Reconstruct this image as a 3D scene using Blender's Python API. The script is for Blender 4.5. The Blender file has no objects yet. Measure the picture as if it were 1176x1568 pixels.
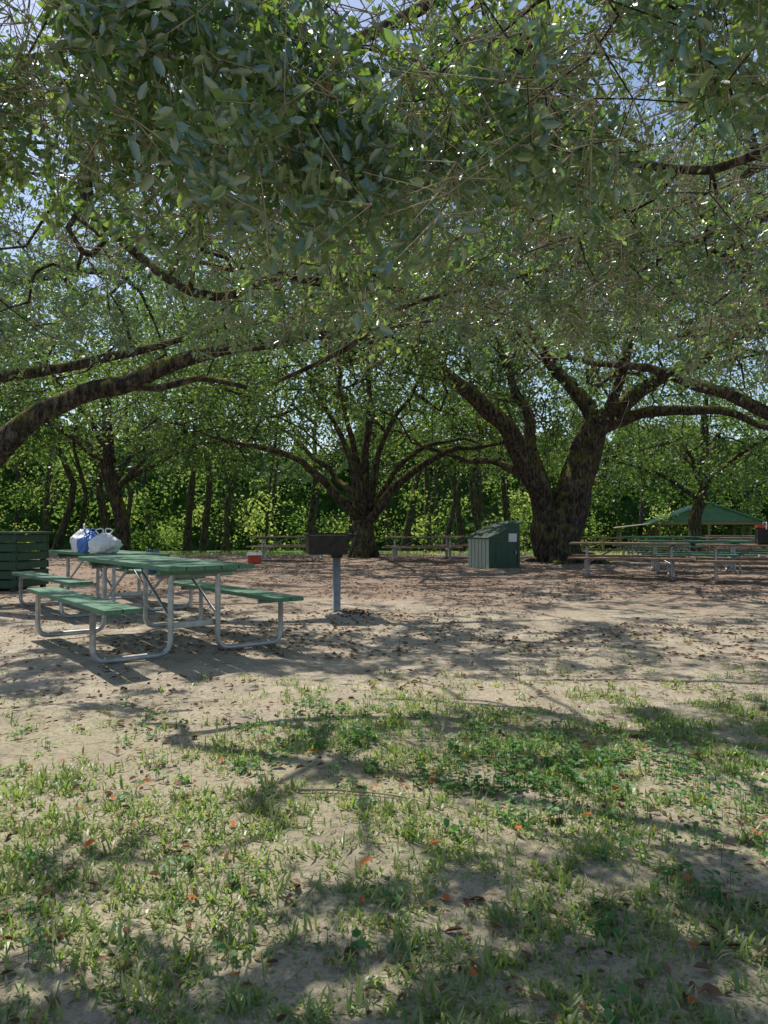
import bpy, bmesh, math
import numpy as np
from mathutils import Vector, Matrix
rng = np.random.default_rng(11)
scene = bpy.context.scene
SUN_EL, SUN_AZ = math.radians(58), math.radians(-34)
S = np.array([math.sin(SUN_AZ)*math.cos(SUN_EL), math.cos(SUN_AZ)*math.cos(SUN_EL), math.sin(SUN_EL)])

# ---------------------------------------------------------------- helpers
def _h(i, j, k, s):
    h = (i*73856093) ^ (j*19349663) ^ (k*83492791) ^ (s*2654435761)
    h &= 0xffffffff
    h = ((h ^ (h >> 13))*1274126177) & 0xffffffff
    h ^= h >> 16
    return (h & 0xffffff)/float(0xffffff)
def vnoise(P, s=0):
    P = np.atleast_2d(np.asarray(P, float))
    if P.shape[1] == 2: P = np.hstack([P, np.zeros((len(P), 1))])
    I = np.floor(P).astype(np.int64); F = P-I; F = F*F*(3-2*F)
    out = 0
    for a in (0, 1):
        for b in (0, 1):
            for c in (0, 1):
                w = (F[:, 0] if a else 1-F[:, 0])*(F[:, 1] if b else 1-F[:, 1])*(F[:, 2] if c else 1-F[:, 2])
                out = out+w*_h(I[:, 0]+a, I[:, 1]+b, I[:, 2]+c, s)
    return out
def fbm(P, s=0, o=3):
    P = np.asarray(P, float); t = 0; a = 1; n = 0
    for i in range(o):
        t = t+a*vnoise(P*(2**i), s+i); n += a; a *= .5
    return t/n
def nrm(A): return A/np.maximum(np.linalg.norm(A, axis=-1, keepdims=True), 1e-9)
def sstep(a, b, x):
    t = np.clip((x-a)/(b-a), 0, 1); return t*t*(3-2*t)
def ground_z(x, y):
    x = np.asarray(x, float); y = np.asarray(y, float)
    sh = x.shape; p = np.stack([x.ravel(), y.ravel()], 1)
    n = (fbm(p*0.5, 3)-.5)*.10*sstep(1, 4, y.ravel())+(fbm(p*2.2, 8)-.5)*.045
    z = n - 1.2*sstep(25, 56, y.ravel())
    z = z+.10*np.exp(-((p[:, 0]+.57)**2+(p[:, 1]-8.6)**2)/.25)
    return z.reshape(sh)

def mesh_from(name, V, Q, mats, rnd=None, smooth=False, vcol=None):
    V = np.asarray(V, np.float32); Q = np.asarray(Q, np.int32)
    me = bpy.data.meshes.new(name)
    me.vertices.add(len(V)); me.vertices.foreach_set('co', V.ravel())
    k = Q.shape[1]
    me.loops.add(Q.size); me.loops.foreach_set('vertex_index', Q.ravel())
    me.polygons.add(len(Q)); me.polygons.foreach_set('loop_start', np.arange(0, Q.size, k, dtype=np.int32))
    if smooth: me.polygons.foreach_set('use_smooth', np.ones(len(Q), bool))
    me.update(calc_edges=True)
    if rnd is not None:
        at = me.attributes.new('rnd', 'FLOAT', 'FACE'); at.data.foreach_set('value', np.asarray(rnd, np.float32))
    for m in (mats if isinstance(mats, list) else [mats]): me.materials.append(m)
    return me
def obj(name, me, parent=None, loc=(0, 0, 0)):
    o = bpy.data.objects.new(name, me); scene.collection.objects.link(o)
    o.location = loc
    if parent: o.parent = parent
    return o
def empty(name, loc=(0, 0, 0), rz=0):
    o = bpy.data.objects.new(name, None); scene.collection.objects.link(o)
    o.location = loc; o.rotation_euler = (0, 0, rz); o.empty_display_size = .2
    return o

class MB:
    def __init__(s): s.V = []; s.Q = []; s.R = []; s.n = 0
    def add(s, V, Q, r=None):
        s.V.append(V); s.Q.append(np.asarray(Q)+s.n); s.n += len(V)
        s.R.append(np.zeros(len(Q)) if r is None else r)
    def mesh(s, name, mat, smooth=False):
        return mesh_from(name, np.vstack(s.V), np.vstack(s.Q), mat, np.concatenate(s.R), smooth)

def sweep(P, R, sides=8, rough=0, seed=0, cap=True):
    P = np.asarray(P, float); n = len(P); R = np.broadcast_to(np.asarray(R, float), (n,))
    T = np.zeros_like(P); T[1:-1] = P[2:]-P[:-2]; T[0] = P[1]-P[0]; T[-1] = P[-1]-P[-2]; T = nrm(T)
    u = np.cross(T[0], [0.3, .9, .1]); 
    if np.linalg.norm(u) < .1: u = np.cross(T[0], [1, 0, 0])
    U = np.zeros_like(P)
    for i in range(n):
        u = u-T[i]*np.dot(u, T[i]); u = u/np.linalg.norm(u); U[i] = u
    W = np.cross(T, U); a = np.arange(sides)*2*math.pi/sides
    ring = U[:, None, :]*np.cos(a)[None, :, None]+W[:, None, :]*np.sin(a)[None, :, None]
    rr = np.repeat(R[:, None], sides, 1)
    if rough > 0:
        q = (P[:, None, :]*1.1+ring*1.7).reshape(-1, 3)
        rr = rr*(1+rough*(fbm(q, seed, 3)-.5)*2).reshape(n, sides)
    V = (P[:, None, :]+ring*rr[:, :, None]).reshape(-1, 3)
    i = np.arange(n-1)[:, None]*sides; j = np.arange(sides)[None, :]; j2 = (j+1) % sides
    Q = np.stack([i+j, i+j2, i+sides+j2, i+sides+j], 2).reshape(-1, 4)
    if cap and sides % 2 == 0:
        for b in (0, (n-1)*sides):
            c = [[b, b+k, b+k+1, b+k+2] for k in range(1, sides-2, 2)]
            Q = np.vstack([Q, c])
    return V, Q

def catmull(P, step):
    P = np.asarray(P, float)
    E = np.vstack([2*P[0]-P[1], P, 2*P[-1]-P[-2]]); out = []
    for i in range(1, len(E)-2):
        n = max(1, int(np.linalg.norm(E[i+1]-E[i])/step))
        for k in range(n):
            t = k/n
            out.append(.5*((2*E[i])+(-E[i-1]+E[i+1])*t+(2*E[i-1]-5*E[i]+4*E[i+1]-E[i+2])*t*t+(-E[i-1]+3*E[i]-3*E[i+1]+E[i+2])*t**3))
    out.append(P[-1]); return np.array(out)
def fillet(P, r, n=5):
    P = [np.array(p, float) for p in P]; out = [P[0]]
    for a, b, c in zip(P[:-2], P[1:-1], P[2:]):
        d1 = nrm(a-b); d2 = nrm(c-b)
        rr = min(r, np.linalg.norm(a-b)*.45, np.linalg.norm(c-b)*.45)
        p0 = b+d1*rr; p2 = b+d2*rr
        for k in range(n+1):
            t = k/n; out.append((1-t)**2*p0+2*t*(1-t)*b+t*t*p2)
    out.append(P[-1]); return np.array(out)

def leaves(P, D, N, L, W, hexa=True, fold=.18, curl=.1):
    D = nrm(D); N = nrm(N-D*np.sum(N*D, 1, keepdims=True)); Sd = np.cross(D, N)
    L = np.broadcast_to(L, (len(P),))[:, None]; W = np.broadcast_to(W, (len(P),))[:, None]
    n = len(P); b = np.arange(n)[:, None]
    if hexa:
        V = np.stack([P, P+D*L*.28+Sd*W*.46+N*W*fold, P+D*L*.68+Sd*W*.44+N*W*fold-N*L*curl*.4,
                      P+D*L-N*L*curl, P+D*L*.68-Sd*W*.44+N*W*fold-N*L*curl*.4, P+D*L*.28-Sd*W*.46+N*W*fold], 1).reshape(-1, 3)
        Q = np.stack([b*6+[[0, 1, 2, 3]], b*6+[[0, 3, 4, 5]]], 1).reshape(-1, 4)
        return V, Q, 2
    V = np.stack([P, P+D*L*.45+Sd*W*.5, P+D*L, P+D*L*.55-Sd*W*.5], 1).reshape(-1, 3)
    return V, b*4+[[0, 1, 2, 3]], 1

def prisms(A, B, ra, rb):
    D = nrm(B-A); U = np.cross(D, rng.normal(size=A.shape)); U = nrm(U); W = np.cross(D, U)
    ra = np.broadcast_to(ra, (len(A),))[:, None]; rb = np.broadcast_to(rb, (len(A),))[:, None]
    vs = []
    for C, r in ((A, ra), (B, rb)):
        for k in range(3):
            a = k*2.0944; vs.append(C+(U*math.cos(a)+W*math.sin(a))*r)
    V = np.stack(vs, 1).reshape(-1, 3); b = np.arange(len(A))[:, None]*6
    Q = np.stack([b+[[0, 1, 4, 3]], b+[[1, 2, 5, 4]], b+[[2, 0, 3, 5]]], 1).reshape(-1, 4)
    return V, Q

# ---------------------------------------------------------------- materials
def new_mat(name):
    m = bpy.data.materials.new(name); m.use_nodes = True; nt = m.node_tree
    b = nt.nodes['Principled BSDF']; return m, nt, b
def ramp(nt, stops, fac):
    r = nt.nodes.new('ShaderNodeValToRGB'); e = r.color_ramp.elements
    e[0].position, e[0].color = stops[0][0], (*stops[0][1], 1)
    e[1].position, e[1].color = stops[-1][0], (*stops[-1][1], 1)
    for p, c in stops[1:-1]:
        x = e.new(p); x.color = (*c, 1)
    nt.links.new(fac, r.inputs[0]); return r.outputs[0]
def noise(nt, scale, detail=4, vec=None, rough=.6):
    n = nt.nodes.new('ShaderNodeTexNoise'); n.inputs['Scale'].default_value = scale
    n.inputs['Detail'].default_value = detail; n.inputs['Roughness'].default_value = rough
    if vec is not None: nt.links.new(vec, n.inputs['Vector'])
    return n.outputs[0]
def mix(nt, f, a, b, mode='MIX'):
    m = nt.nodes.new('ShaderNodeMix'); m.data_type = 'RGBA'; m.blend_type = mode
    for s, v in ((m.inputs[0], f), (m.inputs[6], a), (m.inputs[7], b)):
        if isinstance(v, bpy.types.NodeSocket): nt.links.new(v, s)
        elif isinstance(v, tuple): s.default_value = (*v, 1)
        else: s.default_value = v
    return m.outputs[2]
def mth(nt, op, a, b=0.0, c=None, clamp=False):
    m = nt.nodes.new('ShaderNodeMath'); m.operation = op; m.use_clamp = clamp
    for s, v in zip(m.inputs, (a, b, c)):
        if v is None: continue
        if isinstance(v, bpy.types.NodeSocket): nt.links.new(v, s)
        else: s.default_value = v
    return m.outputs[0]
def bump(nt, b, h, strength=.5, dist=.02):
    n = nt.nodes.new('ShaderNodeBump'); n.inputs['Strength'].default_value = strength; n.inputs['Distance'].default_value = dist
    nt.links.new(h, n.inputs['Height']); nt.links.new(n.outputs[0], b.inputs['Normal'])
def position(nt): return nt.nodes.new('ShaderNodeNewGeometry').outputs['Position']
def maprange(nt, v, a, b):
    m = nt.nodes.new('ShaderNodeMapRange'); m.interpolation_type = 'SMOOTHSTEP'
    m.inputs['From Min'].default_value = a; m.inputs['From Max'].default_value = b
    nt.links.new(v, m.inputs['Value']); return m.outputs[0]

def leaf_mat(name, cols, tcols, rough=.38, tmix=.45, gl=.06):
    m, nt, b = new_mat(name); nt.nodes.remove(b)
    a = nt.nodes.new('ShaderNodeAttribute'); a.attribute_name = 'rnd'
    c = ramp(nt, cols, a.outputs['Fac']); t = ramp(nt, tcols, a.outputs['Fac'])
    df = nt.nodes.new('ShaderNodeBsdfDiffuse'); nt.links.new(c, df.inputs['Color'])
    tr = nt.nodes.new('ShaderNodeBsdfTranslucent'); nt.links.new(t, tr.inputs['Color'])
    mx = nt.nodes.new('ShaderNodeMixShader'); mx.inputs[0].default_value = tmix
    nt.links.new(df.outputs[0], mx.inputs[1]); nt.links.new(tr.outputs[0], mx.inputs[2])
    out = mx.outputs[0]
    if gl > 0:
        g = nt.nodes.new('ShaderNodeBsdfGlossy'); g.inputs['Roughness'].default_value = rough; g.inputs['Color'].default_value = (.93, .96, .98, 1)
        m2 = nt.nodes.new('ShaderNodeMixShader'); m2.inputs[0].default_value = gl
        nt.links.new(out, m2.inputs[1]); nt.links.new(g.outputs[0], m2.inputs[2]); out = m2.outputs[0]
    nt.links.new(out, nt.nodes['Material Output'].inputs['Surface'])
    return m
M_OAK = leaf_mat('oak_leaf', [(0, (.03, .075, .024)), (.6, (.05, .11, .034)), (1, (.09, .15, .038))],
                 [(0, (.11, .26, .03)), (.5, (.21, .42, .04)), (.8, (.44, .64, .06)), (1, (.72, .84, .10))], .39, .41, .17)
M_OAKF = leaf_mat('oak_leaf_crown', [(0, (.028, .060, .022)), (.6, (.046, .095, .032)), (1, (.085, .14, .04))],
                  [(0, (.10, .20, .03)), (.6, (.20, .35, .05)), (1, (.48, .60, .09))], .45, .40, .05)
M_HARD = leaf_mat('hardwood_leaf', [(0, (.025, .055, .02)), (.5, (.06, .115, .036)), (1, (.14, .21, .06))],
                  [(0, (.10, .19, .04)), (.5, (.30, .47, .08)), (1, (.66, .78, .18))], .5, .42, 0)
M_GRASS = leaf_mat('grass_blade', [(0, (.09, .16, .045)), (.55, (.17, .25, .07)), (.85, (.30, .31, .12)), (1, (.52, .45, .27))],
                   [(0, (.26, .46, .06)), (.55, (.46, .66, .10)), (.85, (.60, .64, .17)), (1, (.52, .44, .24))], .45, .44, .05)
M_WEED = leaf_mat('weed_leaf', [(0, (.05, .15, .045)), (1, (.10, .22, .06))], [(0, (.14, .40, .06)), (1, (.27, .54, .09))], .5, .4, .03)
M_LIT = leaf_mat('dead_leaf', [(0, (.10, .06, .04)), (.4, (.20, .125, .08)), (.75, (.32, .22, .14)), (.9, (.42, .32, .22)), (1, (.5, .17, .06))],
                 [(0, (.08, .04, .02)), (1, (.4, .16, .06))], .6, .15, 0)
def bark_mat():
    m, nt, b = new_mat('oak_bark'); p = position(nt)
    mp = nt.nodes.new('ShaderNodeMapping'); mp.inputs['Scale'].default_value = (1, 1, .3); nt.links.new(p, mp.inputs[0])
    n1 = noise(nt, 15, 4, mp.outputs[0], .75); n2 = noise(nt, 3, 3, p)
    base = ramp(nt, [(.36, (.018, .015, .013)), (.5, (.062, .052, .043)), (.68, (.20, .175, .148))], n1)
    g = nt.nodes.new('ShaderNodeSeparateXYZ'); ge = nt.nodes.new('ShaderNodeNewGeometry'); nt.links.new(ge.outputs['Normal'], g.inputs[0])
    up = maprange(nt, g.outputs[2], -.25, .7)
    f = mth(nt, 'MULTIPLY', up, maprange(nt, n2, .42, .58), clamp=True)
    f = mth(nt, 'MULTIPLY', f, .9)
    moss = ramp(nt, [(.35, (.09, .095, .02)), (.7, (.40, .36, .09))], n1)
    nt.links.new(mix(nt, f, base, moss), b.inputs['Base Color']); b.inputs['Roughness'].default_value = .95
    b.inputs['Specular IOR Level'].default_value = .1
    bump(nt, b, n1, 1.0, .09); return m
M_BARK = bark_mat()
def simple(name, c1, c2, scale, rough=.7, metal=0, bumpd=.003, stretch=(1, 1, 1), spec=.5):
    m, nt, b = new_mat(name); tc = nt.nodes.new('ShaderNodeTexCoord')
    mp = nt.nodes.new('ShaderNodeMapping'); mp.inputs['Scale'].default_value = stretch; nt.links.new(tc.outputs['Object'], mp.inputs[0])
    n = noise(nt, scale, 4, mp.outputs[0], .65)
    nt.links.new(ramp(nt, [(.3, c1), (.7, c2)], n), b.inputs['Base Color'])
    b.inputs['Roughness'].default_value = rough; b.inputs['Metallic'].default_value = metal; b.inputs['Specular IOR Level'].default_value = spec
    if bumpd: bump(nt, b, n, .5, bumpd)
    return m
M_TWIG = simple('twig_bark', (.20, .17, .12), (.44, .39, .28), 9, .9, 0, 0, (1, 1, 1), 0)
M_STEEL = simple('galvanized_steel', (.33, .35, .37), (.55, .57, .58), 14, .45, .55, .001)
M_GREEN = simple('green_painted_wood', (.04, .13, .075), (.11, .27, .16), 5, .5, 0, .003, (12, 1, 12))
M_BROWNW = simple('weathered_wood', (.14, .09, .06), (.36, .26, .17), 5, .8, 0, .003, (12, 1, 12))
M_DKGREEN = simple('dark_green_wood', (.022, .065, .04), (.055, .12, .07), 6, .6, 0, .003, (6, 6, 1))
M_IRON = simple('sooty_iron', (.012, .012, .013), (.05, .042, .038), 12, .6, .3, .002)
M_WHITE = simple('white_plastic', (.72, .74, .78), (.82, .83, .85), 6, .35, 0, .004)
M_BLUE = simple('blue_plastic', (.03, .12, .45), (.12, .28, .6), 6, .35, 0, .004)
M_RED = simple('red_plastic', (.45, .04, .02), (.6, .08, .04), 6, .4, 0, .001)
M_PAPER = simple('notice_paper', (.7, .72, .75), (.82, .83, .85), 30, .7, 0, .0005)
M_ROOF = simple('green_metal_roof', (.05, .14, .10), (.09, .21, .16), 3, .45, .1, .002)
M_SHEDW = simple('pale_green_siding', (.34, .40, .34), (.50, .55, .47), 4, .7, 0, .004, (10, 10, 1))  # paler green for the shed's side planks
M_TANW = simple('tan_siding', (.30, .26, .19), (.42, .37, .29), 4, .7)
M_MASS = simple('woodland_shade_paint', (.010, .022, .008), (.07, .13, .035), .9, 1, 0, .5, (1, 1, 1), .05)  # dark greens paint the shade deep inside the distant wood

def ground_mat():
    m, nt, b = new_mat('sandy_ground'); p = position(nt)
    sp = nt.nodes.new('ShaderNodeSeparateXYZ'); nt.links.new(p, sp.inputs[0])
    big = noise(nt, .55, 3, p, .6); mid = noise(nt, 3.2, 5, p, .7); fine = noise(nt, 38, 5, p, .75)
    sand = ramp(nt, [(.25, (.32, .27, .215)), (.5, (.50, .435, .335)), (.78, (.66, .58, .445))], mid)
    sand = mix(nt, .8, sand, ramp(nt, [(.3, (.32, .30, .28)), (.52, (1, 1, 1)), (.75, (1.1, 1.08, 1.05))], fine), 'MULTIPLY')
    crumbs = maprange(nt, fine, .57, .66)
    sand = mix(nt, mth(nt, 'MULTIPLY', crumbs, .65), sand, (.14, .095, .065))
    gz = mth(nt, 'MULTIPLY', maprange(nt, mth(nt, 'MULTIPLY', sp.outputs[1], -1.0), -5.2, -3.6), maprange(nt, mth(nt, 'ADD', mth(nt, 'MULTIPLY', mid, .5), mth(nt, 'MULTIPLY', big, .5)), .36, .54))
    thatch = ramp(nt, [(.35, (.18, .17, .085)), (.65, (.52, .46, .29))], fine)
    col = mix(nt, mth(nt, 'MULTIPLY', gz, .5), sand, thatch)
    wy = mth(nt, 'ADD', sp.outputs[1], mth(nt, 'MULTIPLY', mth(nt, 'SUBTRACT', big, .5), 12.0))
    lit = ramp(nt, [(.3, (.10, .065, .05)), (.5, (.26, .18, .14)), (.7, (.54, .41, .32))], fine)
    col = mix(nt, mth(nt, 'MULTIPLY', maprange(nt, wy, 7.0, 13), .8), col, lit)
    lawn = ramp(nt, [(.3, (.07, .13, .03)), (.7, (.17, .26, .06))], mid)
    col = mix(nt, maprange(nt, wy, 28, 33), col, lawn)
    nt.links.new(col, b.inputs['Base Color']); b.inputs['Roughness'].default_value = .95; b.inputs['Specular IOR Level'].default_value = .1
    h = mth(nt, 'ADD', mth(nt, 'MULTIPLY', mid, .6), mth(nt, 'MULTIPLY', fine, .35))
    bump(nt, b, h, 1.0, .05); return m
M_GROUND = ground_mat()

# ---------------------------------------------------------------- ground
xs = np.unique(np.concatenate([-np.geomspace(9, 700, 34)[::-1], np.linspace(-9, 9, 240), np.geomspace(9, 700, 34)]))
ys = np.unique(np.concatenate([-np.geomspace(1, 300, 18)[::-1], np.linspace(-1, 12, 200), np.linspace(12, 60, 140), np.geomspace(60, 1000, 24)]))
X, Y = np.meshgrid(xs, ys); Z = ground_z(X, Y); nx = len(xs); ny = len(ys)
i = np.arange(ny-1)[:, None]*nx+np.arange(nx-1)[None, :]
obj('ground', mesh_from('ground', np.stack([X, Y, Z], 2).reshape(-1, 3), np.stack([i, i+1, i+nx+1, i+nx], 2).reshape(-1, 4), M_GROUND, smooth=True))

# ---------------------------------------------------------------- trees
def to_ground(P): return P[:, :2]-P[:, 2:3]*(S[:2]/S[2])[None, :]
def sunny(g): return ((g[:, 0]+2.0)/1.7)**2+((g[:, 1]-3.9)/.8)**2 < 1  # ground ellipse kept in sun by thinning the leaves above it
def carve(P, near=False):      # whole sprays missing: openings shaped along the sun's path to light the ground
    g = to_ground(P); n = vnoise(g*1.5, 41)
    thr = np.where(g[:, 1] < 5.2, .68 if near else .10, .74)
    thr = np.where(sunny(g), .30 if near else .02, thr); return n < thr
def leaf_open(P, near=False):  # small openings shaped along the sun's path to dapple the ground
    g = to_ground(P); n = .4*vnoise(g*2.9, 141)+.6*vnoise(g*6.0, 142); y = g[:, 1]
    thr = np.where(y < 5.2, .49 if near else .45, np.where(y < 8.5, .575, np.where(y < 24, .525, 2)))
    thr = np.where(sunny(g), .33, thr); return n < thr

class Tree:
    def __init__(s, name, seed=0): s.P = []; s.par = []; s.rm = []; s.name = name; s.tips = []; s.seed = seed
    def limb(s, pts, r0, r1, step=.3, wob=.11):
        C = catmull(pts, step); n = len(C)
        w = np.stack([vnoise(C*1.3+k*17, s.seed+k)-.5 for k in range(3)], 1)*2*wob
        w[0] = 0; C = C+w; rad = np.linspace(r0, r1, n)
        if s.P:
            d = np.linalg.norm(np.array(s.P)-C[0], axis=1); prev = int(d.argmin())
        else: prev = -1
        for k in range(n):
            s.P.append(C[k]); s.par.append(prev); s.rm.append(rad[k]); prev = len(s.P)-1
    def grow(s, T, step=.45, jit=.08, arch=.12):
        A = np.zeros((len(s.P)+len(T)*16, 3)); n = len(s.P); A[:n] = np.array(s.P)
        d0 = np.array([np.min(((A[:n]-t)**2).sum(1)) for t in T])
        for t in T[np.argsort(d0)]:
            dd = ((A[:n]-t)**2).sum(1); q = int(dd.argmin()); L = math.sqrt(dd[q])
            m = min(14, max(1, int(L/step))); a = A[q].copy(); prev = q
            for k in range(1, m+1):
                f = k/m; p = a+(t-a)*f
                if k < m: p = p+rng.normal(size=3)*jit; p[2] += arch*L*math.sin(f*math.pi)
                A[n] = p; s.par.append(prev); s.rm.append(0); s.P.append(p.copy()); prev = n; n += 1
            s.tips.append(prev)
    def wood(s, rt=.006, expo=.5, minsides=4, maxr=.5):
        n = len(s.P); P = np.array(s.P); c = np.zeros(n)
        for t in s.tips: c[t] += 1
        for k in range(n-1, -1, -1):
            if s.par[k] >= 0: c[s.par[k]] += c[k]
        r = np.maximum(rt*np.maximum(c, 1)**expo, 0); rm = np.array(s.rm)
        r = np.where(rm > 0, rm, np.minimum(r, maxr))
        for k in range(n):
            p = s.par[k]
            if p >= 0 and rm[k] == 0: r[k] = min(r[k], r[p]*.9)
        ch = [[] for _ in range(n)]
        for k in range(n):
            if s.par[k] >= 0: ch[s.par[k]].append(k)
        mb = MB(); stack = [(0, -1)]
        while stack:
            k, pp = stack.pop(); chain = [] if pp < 0 else [pp]
            cur = k
            while True:
                chain.append(cur)
                if not ch[cur]: break
                cs = sorted(ch[cur], key=lambda z: (r[z], c[z]), reverse=True)
                for o in cs[1:]: stack.append((o, cur))
                cur = cs[0]
            R = r[chain].copy()
            if pp >= 0: R[0] = min(R[0], R[1]*1.25)
            mx = R.max(); sides = 24 if mx > .3 else 12 if mx > .12 else 8 if mx > .05 else minsides
            V, Q = sweep(P[chain], R, sides, .28 if mx > .3 else .2 if mx > .06 else 0, s.seed)
            mb.add(V, Q)
        return mb.mesh(s.name+'_wood', M_BARK, True)

def foliage(C, centre, k, m, tl, L, W, mat, name, hexa, twigs=True, spread=.06, up=.9, outw=.5, droop=0., light=0., tilt=.75):
    n = len(C); out = nrm(C-np.asarray(centre))
    base = np.repeat(C, k, 0); o = np.repeat(out, k, 0)
    d = nrm(rng.normal(size=base.shape)+o*outw+np.array([0, 0, -droop]))
    tlen = tl*rng.uniform(.6, 1.3, len(base))[:, None]
    cr = np.repeat(rng.random(n), k)
    tip = base+d*tlen; res = []
    if twigs:
        V, Q = prisms(base, tip, .003, .001); res.append(mesh_from(name+'_twigs', V, Q, M_TWIG))
    t = rng.uniform(.15, 1.0, (len(base), m, 1))
    P = (base[:, None]+d[:, None]*tlen[:, None]*t+rng.normal(size=(len(base), m, 3))*spread).reshape(-1, 3)
    D = nrm((d[:, None]+rng.normal(size=(len(base), m, 3))*.8).reshape(-1, 3))
    r = np.clip(np.repeat(cr, m)*.45+rng.random(len(P))*.55+light, 0, 1)
    kp = leaf_open(P, twigs); P, D, r = P[kp], D[kp], r[kp]
    N = rng.normal(size=P.shape)*tilt+np.array([0, 0, up])
    sz = rng.uniform(.65, 1.25, len(P))
    V, Q, f = leaves(P, D, N, L*sz, W*sz, hexa)
    res.append(mesh_from(name+'_leaves', V, Q, mat, np.repeat(r, f)))
    return res

def crown_pts(n, c, rad, zlow, lo=.45, seed=0, ns=.45, thr=.45, front=0., dome=3.0):
    out = []; c = np.array(c, float); rad = np.array(rad, float); tot = 0
    while tot < n:
        p = rng.uniform(-1, 1, (n*6, 3)); r = np.linalg.norm(p, axis=1)
        p = p[(r < 1) & (r > lo*rng.random(len(p))**.3)]
        rim = 1+.25*(vnoise(nrm(p)*2.5, seed+5)-.5)
        q = c+p*rad*rim[:, None]
        rh = np.minimum(1, np.hypot(p[:, 0], p[:, 1]))
        zl = zlow+dome*(1-rh**2)+front*np.clip(-p[:, 1], 0, 1)+(vnoise(q*.6, seed+3)-.5)*1.6
        ok = (q[:, 2] > zl) & (fbm(q*ns, seed, 2) > thr) & carve(q)
        q = q[ok]; out.append(q); tot += len(q)
    return np.vstack(out)[:n]

def oak(name, base, limbs, pts, centre, step, k, m, tl, L, W, mat, hexa, twigs, seed, rt=.01, light=0., spread=.06, up=.9, tilt=.75):
    T = Tree(name, seed)
    for l in limbs: T.limb(*l)
    T.grow(pts, step, .07)
    root = empty(name, base)
    inv = (-base[0], -base[1], -base[2])
    obj('trunk_and_limbs', T.wood(rt), root, inv)
    for me, nm in zip(foliage(pts, centre, k, m, tl, L, W, mat, name, hexa, twigs, light=light, spread=spread, up=up, tilt=tilt), ('twigs', 'foliage') if twigs else ('foliage',)):
        obj(nm, me, root, inv)
    return root, T

# big oak, right of centre
yb = 22.0
limbs = [
 ([(5.3, yb, -.2), (5.4, yb, .6), (5.6, yb, 1.5), (5.95, yb, 2.4), (6.3, yb+.1, 3.5), (6.55, yb, 4.2)], .72, .38, .25),
 ([(6.5, yb, 4.0), (7.4, yb-.3, 4.8), (8.2, yb-.6, 5.4), (9.2, yb-1, 5.9), (10.6, yb-1.5, 6.8), (12, yb-2, 7.2)], .27, .07),
 ([(6.5, yb, 3.9), (7.4, yb, 4.35), (8.2, yb-.5, 4.5), (9.4, yb-1, 4.5), (10.2, yb-1.2, 4.3), (11.5, yb-1.5, 3.8)], .22, .07),
 ([(6.5, yb, 4.1), (6.3, yb+.2, 4.9), (5.7, yb+.5, 5.7), (5.1, yb+.5, 6.5), (4.4, yb, 7.6), (4, yb, 9)], .26, .06),
 ([(6.5, yb, 4.1), (7.0, yb+1.2, 5.2), (7.4, yb+3, 6.3), (7.8, yb+5, 7.5)], .18, .06),
 ([(6.4, yb, 3.9), (6.9, yb-.8, 5.2), (7.0, yb-2, 6.8), (6.6, yb-4, 8.2)], .19, .06),
 ([(5.0, yb-.15, -.1), (4.85, yb-.2, .8), (4.85, yb-.2, 1.6), (4.3, yb-.5, 2.8), (3.5, yb-1, 4.0), (2.5, yb-1.3, 5.0), (1.3, yb-2, 5.6), (.1, yb-2.5, 6.0), (-1.2, yb-3, 6.5)], .40, .08, .25),
 ([(4.9, yb, 1.9), (4.75, yb, 2.6), (4.6, yb+.2, 3.3), (4.5, yb+.3, 4.4), (3.9, yb+.2, 5.8), (3.1, yb-.5, 7.2), (2.5, yb-1, 8.6)], .23, .06),
 ([(4.6, yb-.1, 2.4), (3.6, yb+1, 3.1), (2.4, yb+2, 3.4), (1, yb+2.4, 3.9)], .15, .04),
 ([(5.1, yb-.6, .0), (4.9, yb-1.6, -.1)], .22, .04, .2), ([(5.8, yb-.3, .1), (6.9, yb-.9, -.08)], .26, .05, .2), ([(5.0, yb, .1), (3.9, yb-.4, -.1)], .25, .05, .2)]
pts = crown_pts(1450, (5.4, yb, 5.0), (9.2, 9.2, 7.5), 2.9, .5, 21, .42, .44, 2.0, 3.0)
oak('live_oak_tree', (5.3, yb, 0), limbs, pts, (5.4, yb, 4), .7, 3, 15, .6, .145, .08, M_OAKF, False, False, 21, .012, spread=.15)
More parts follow.
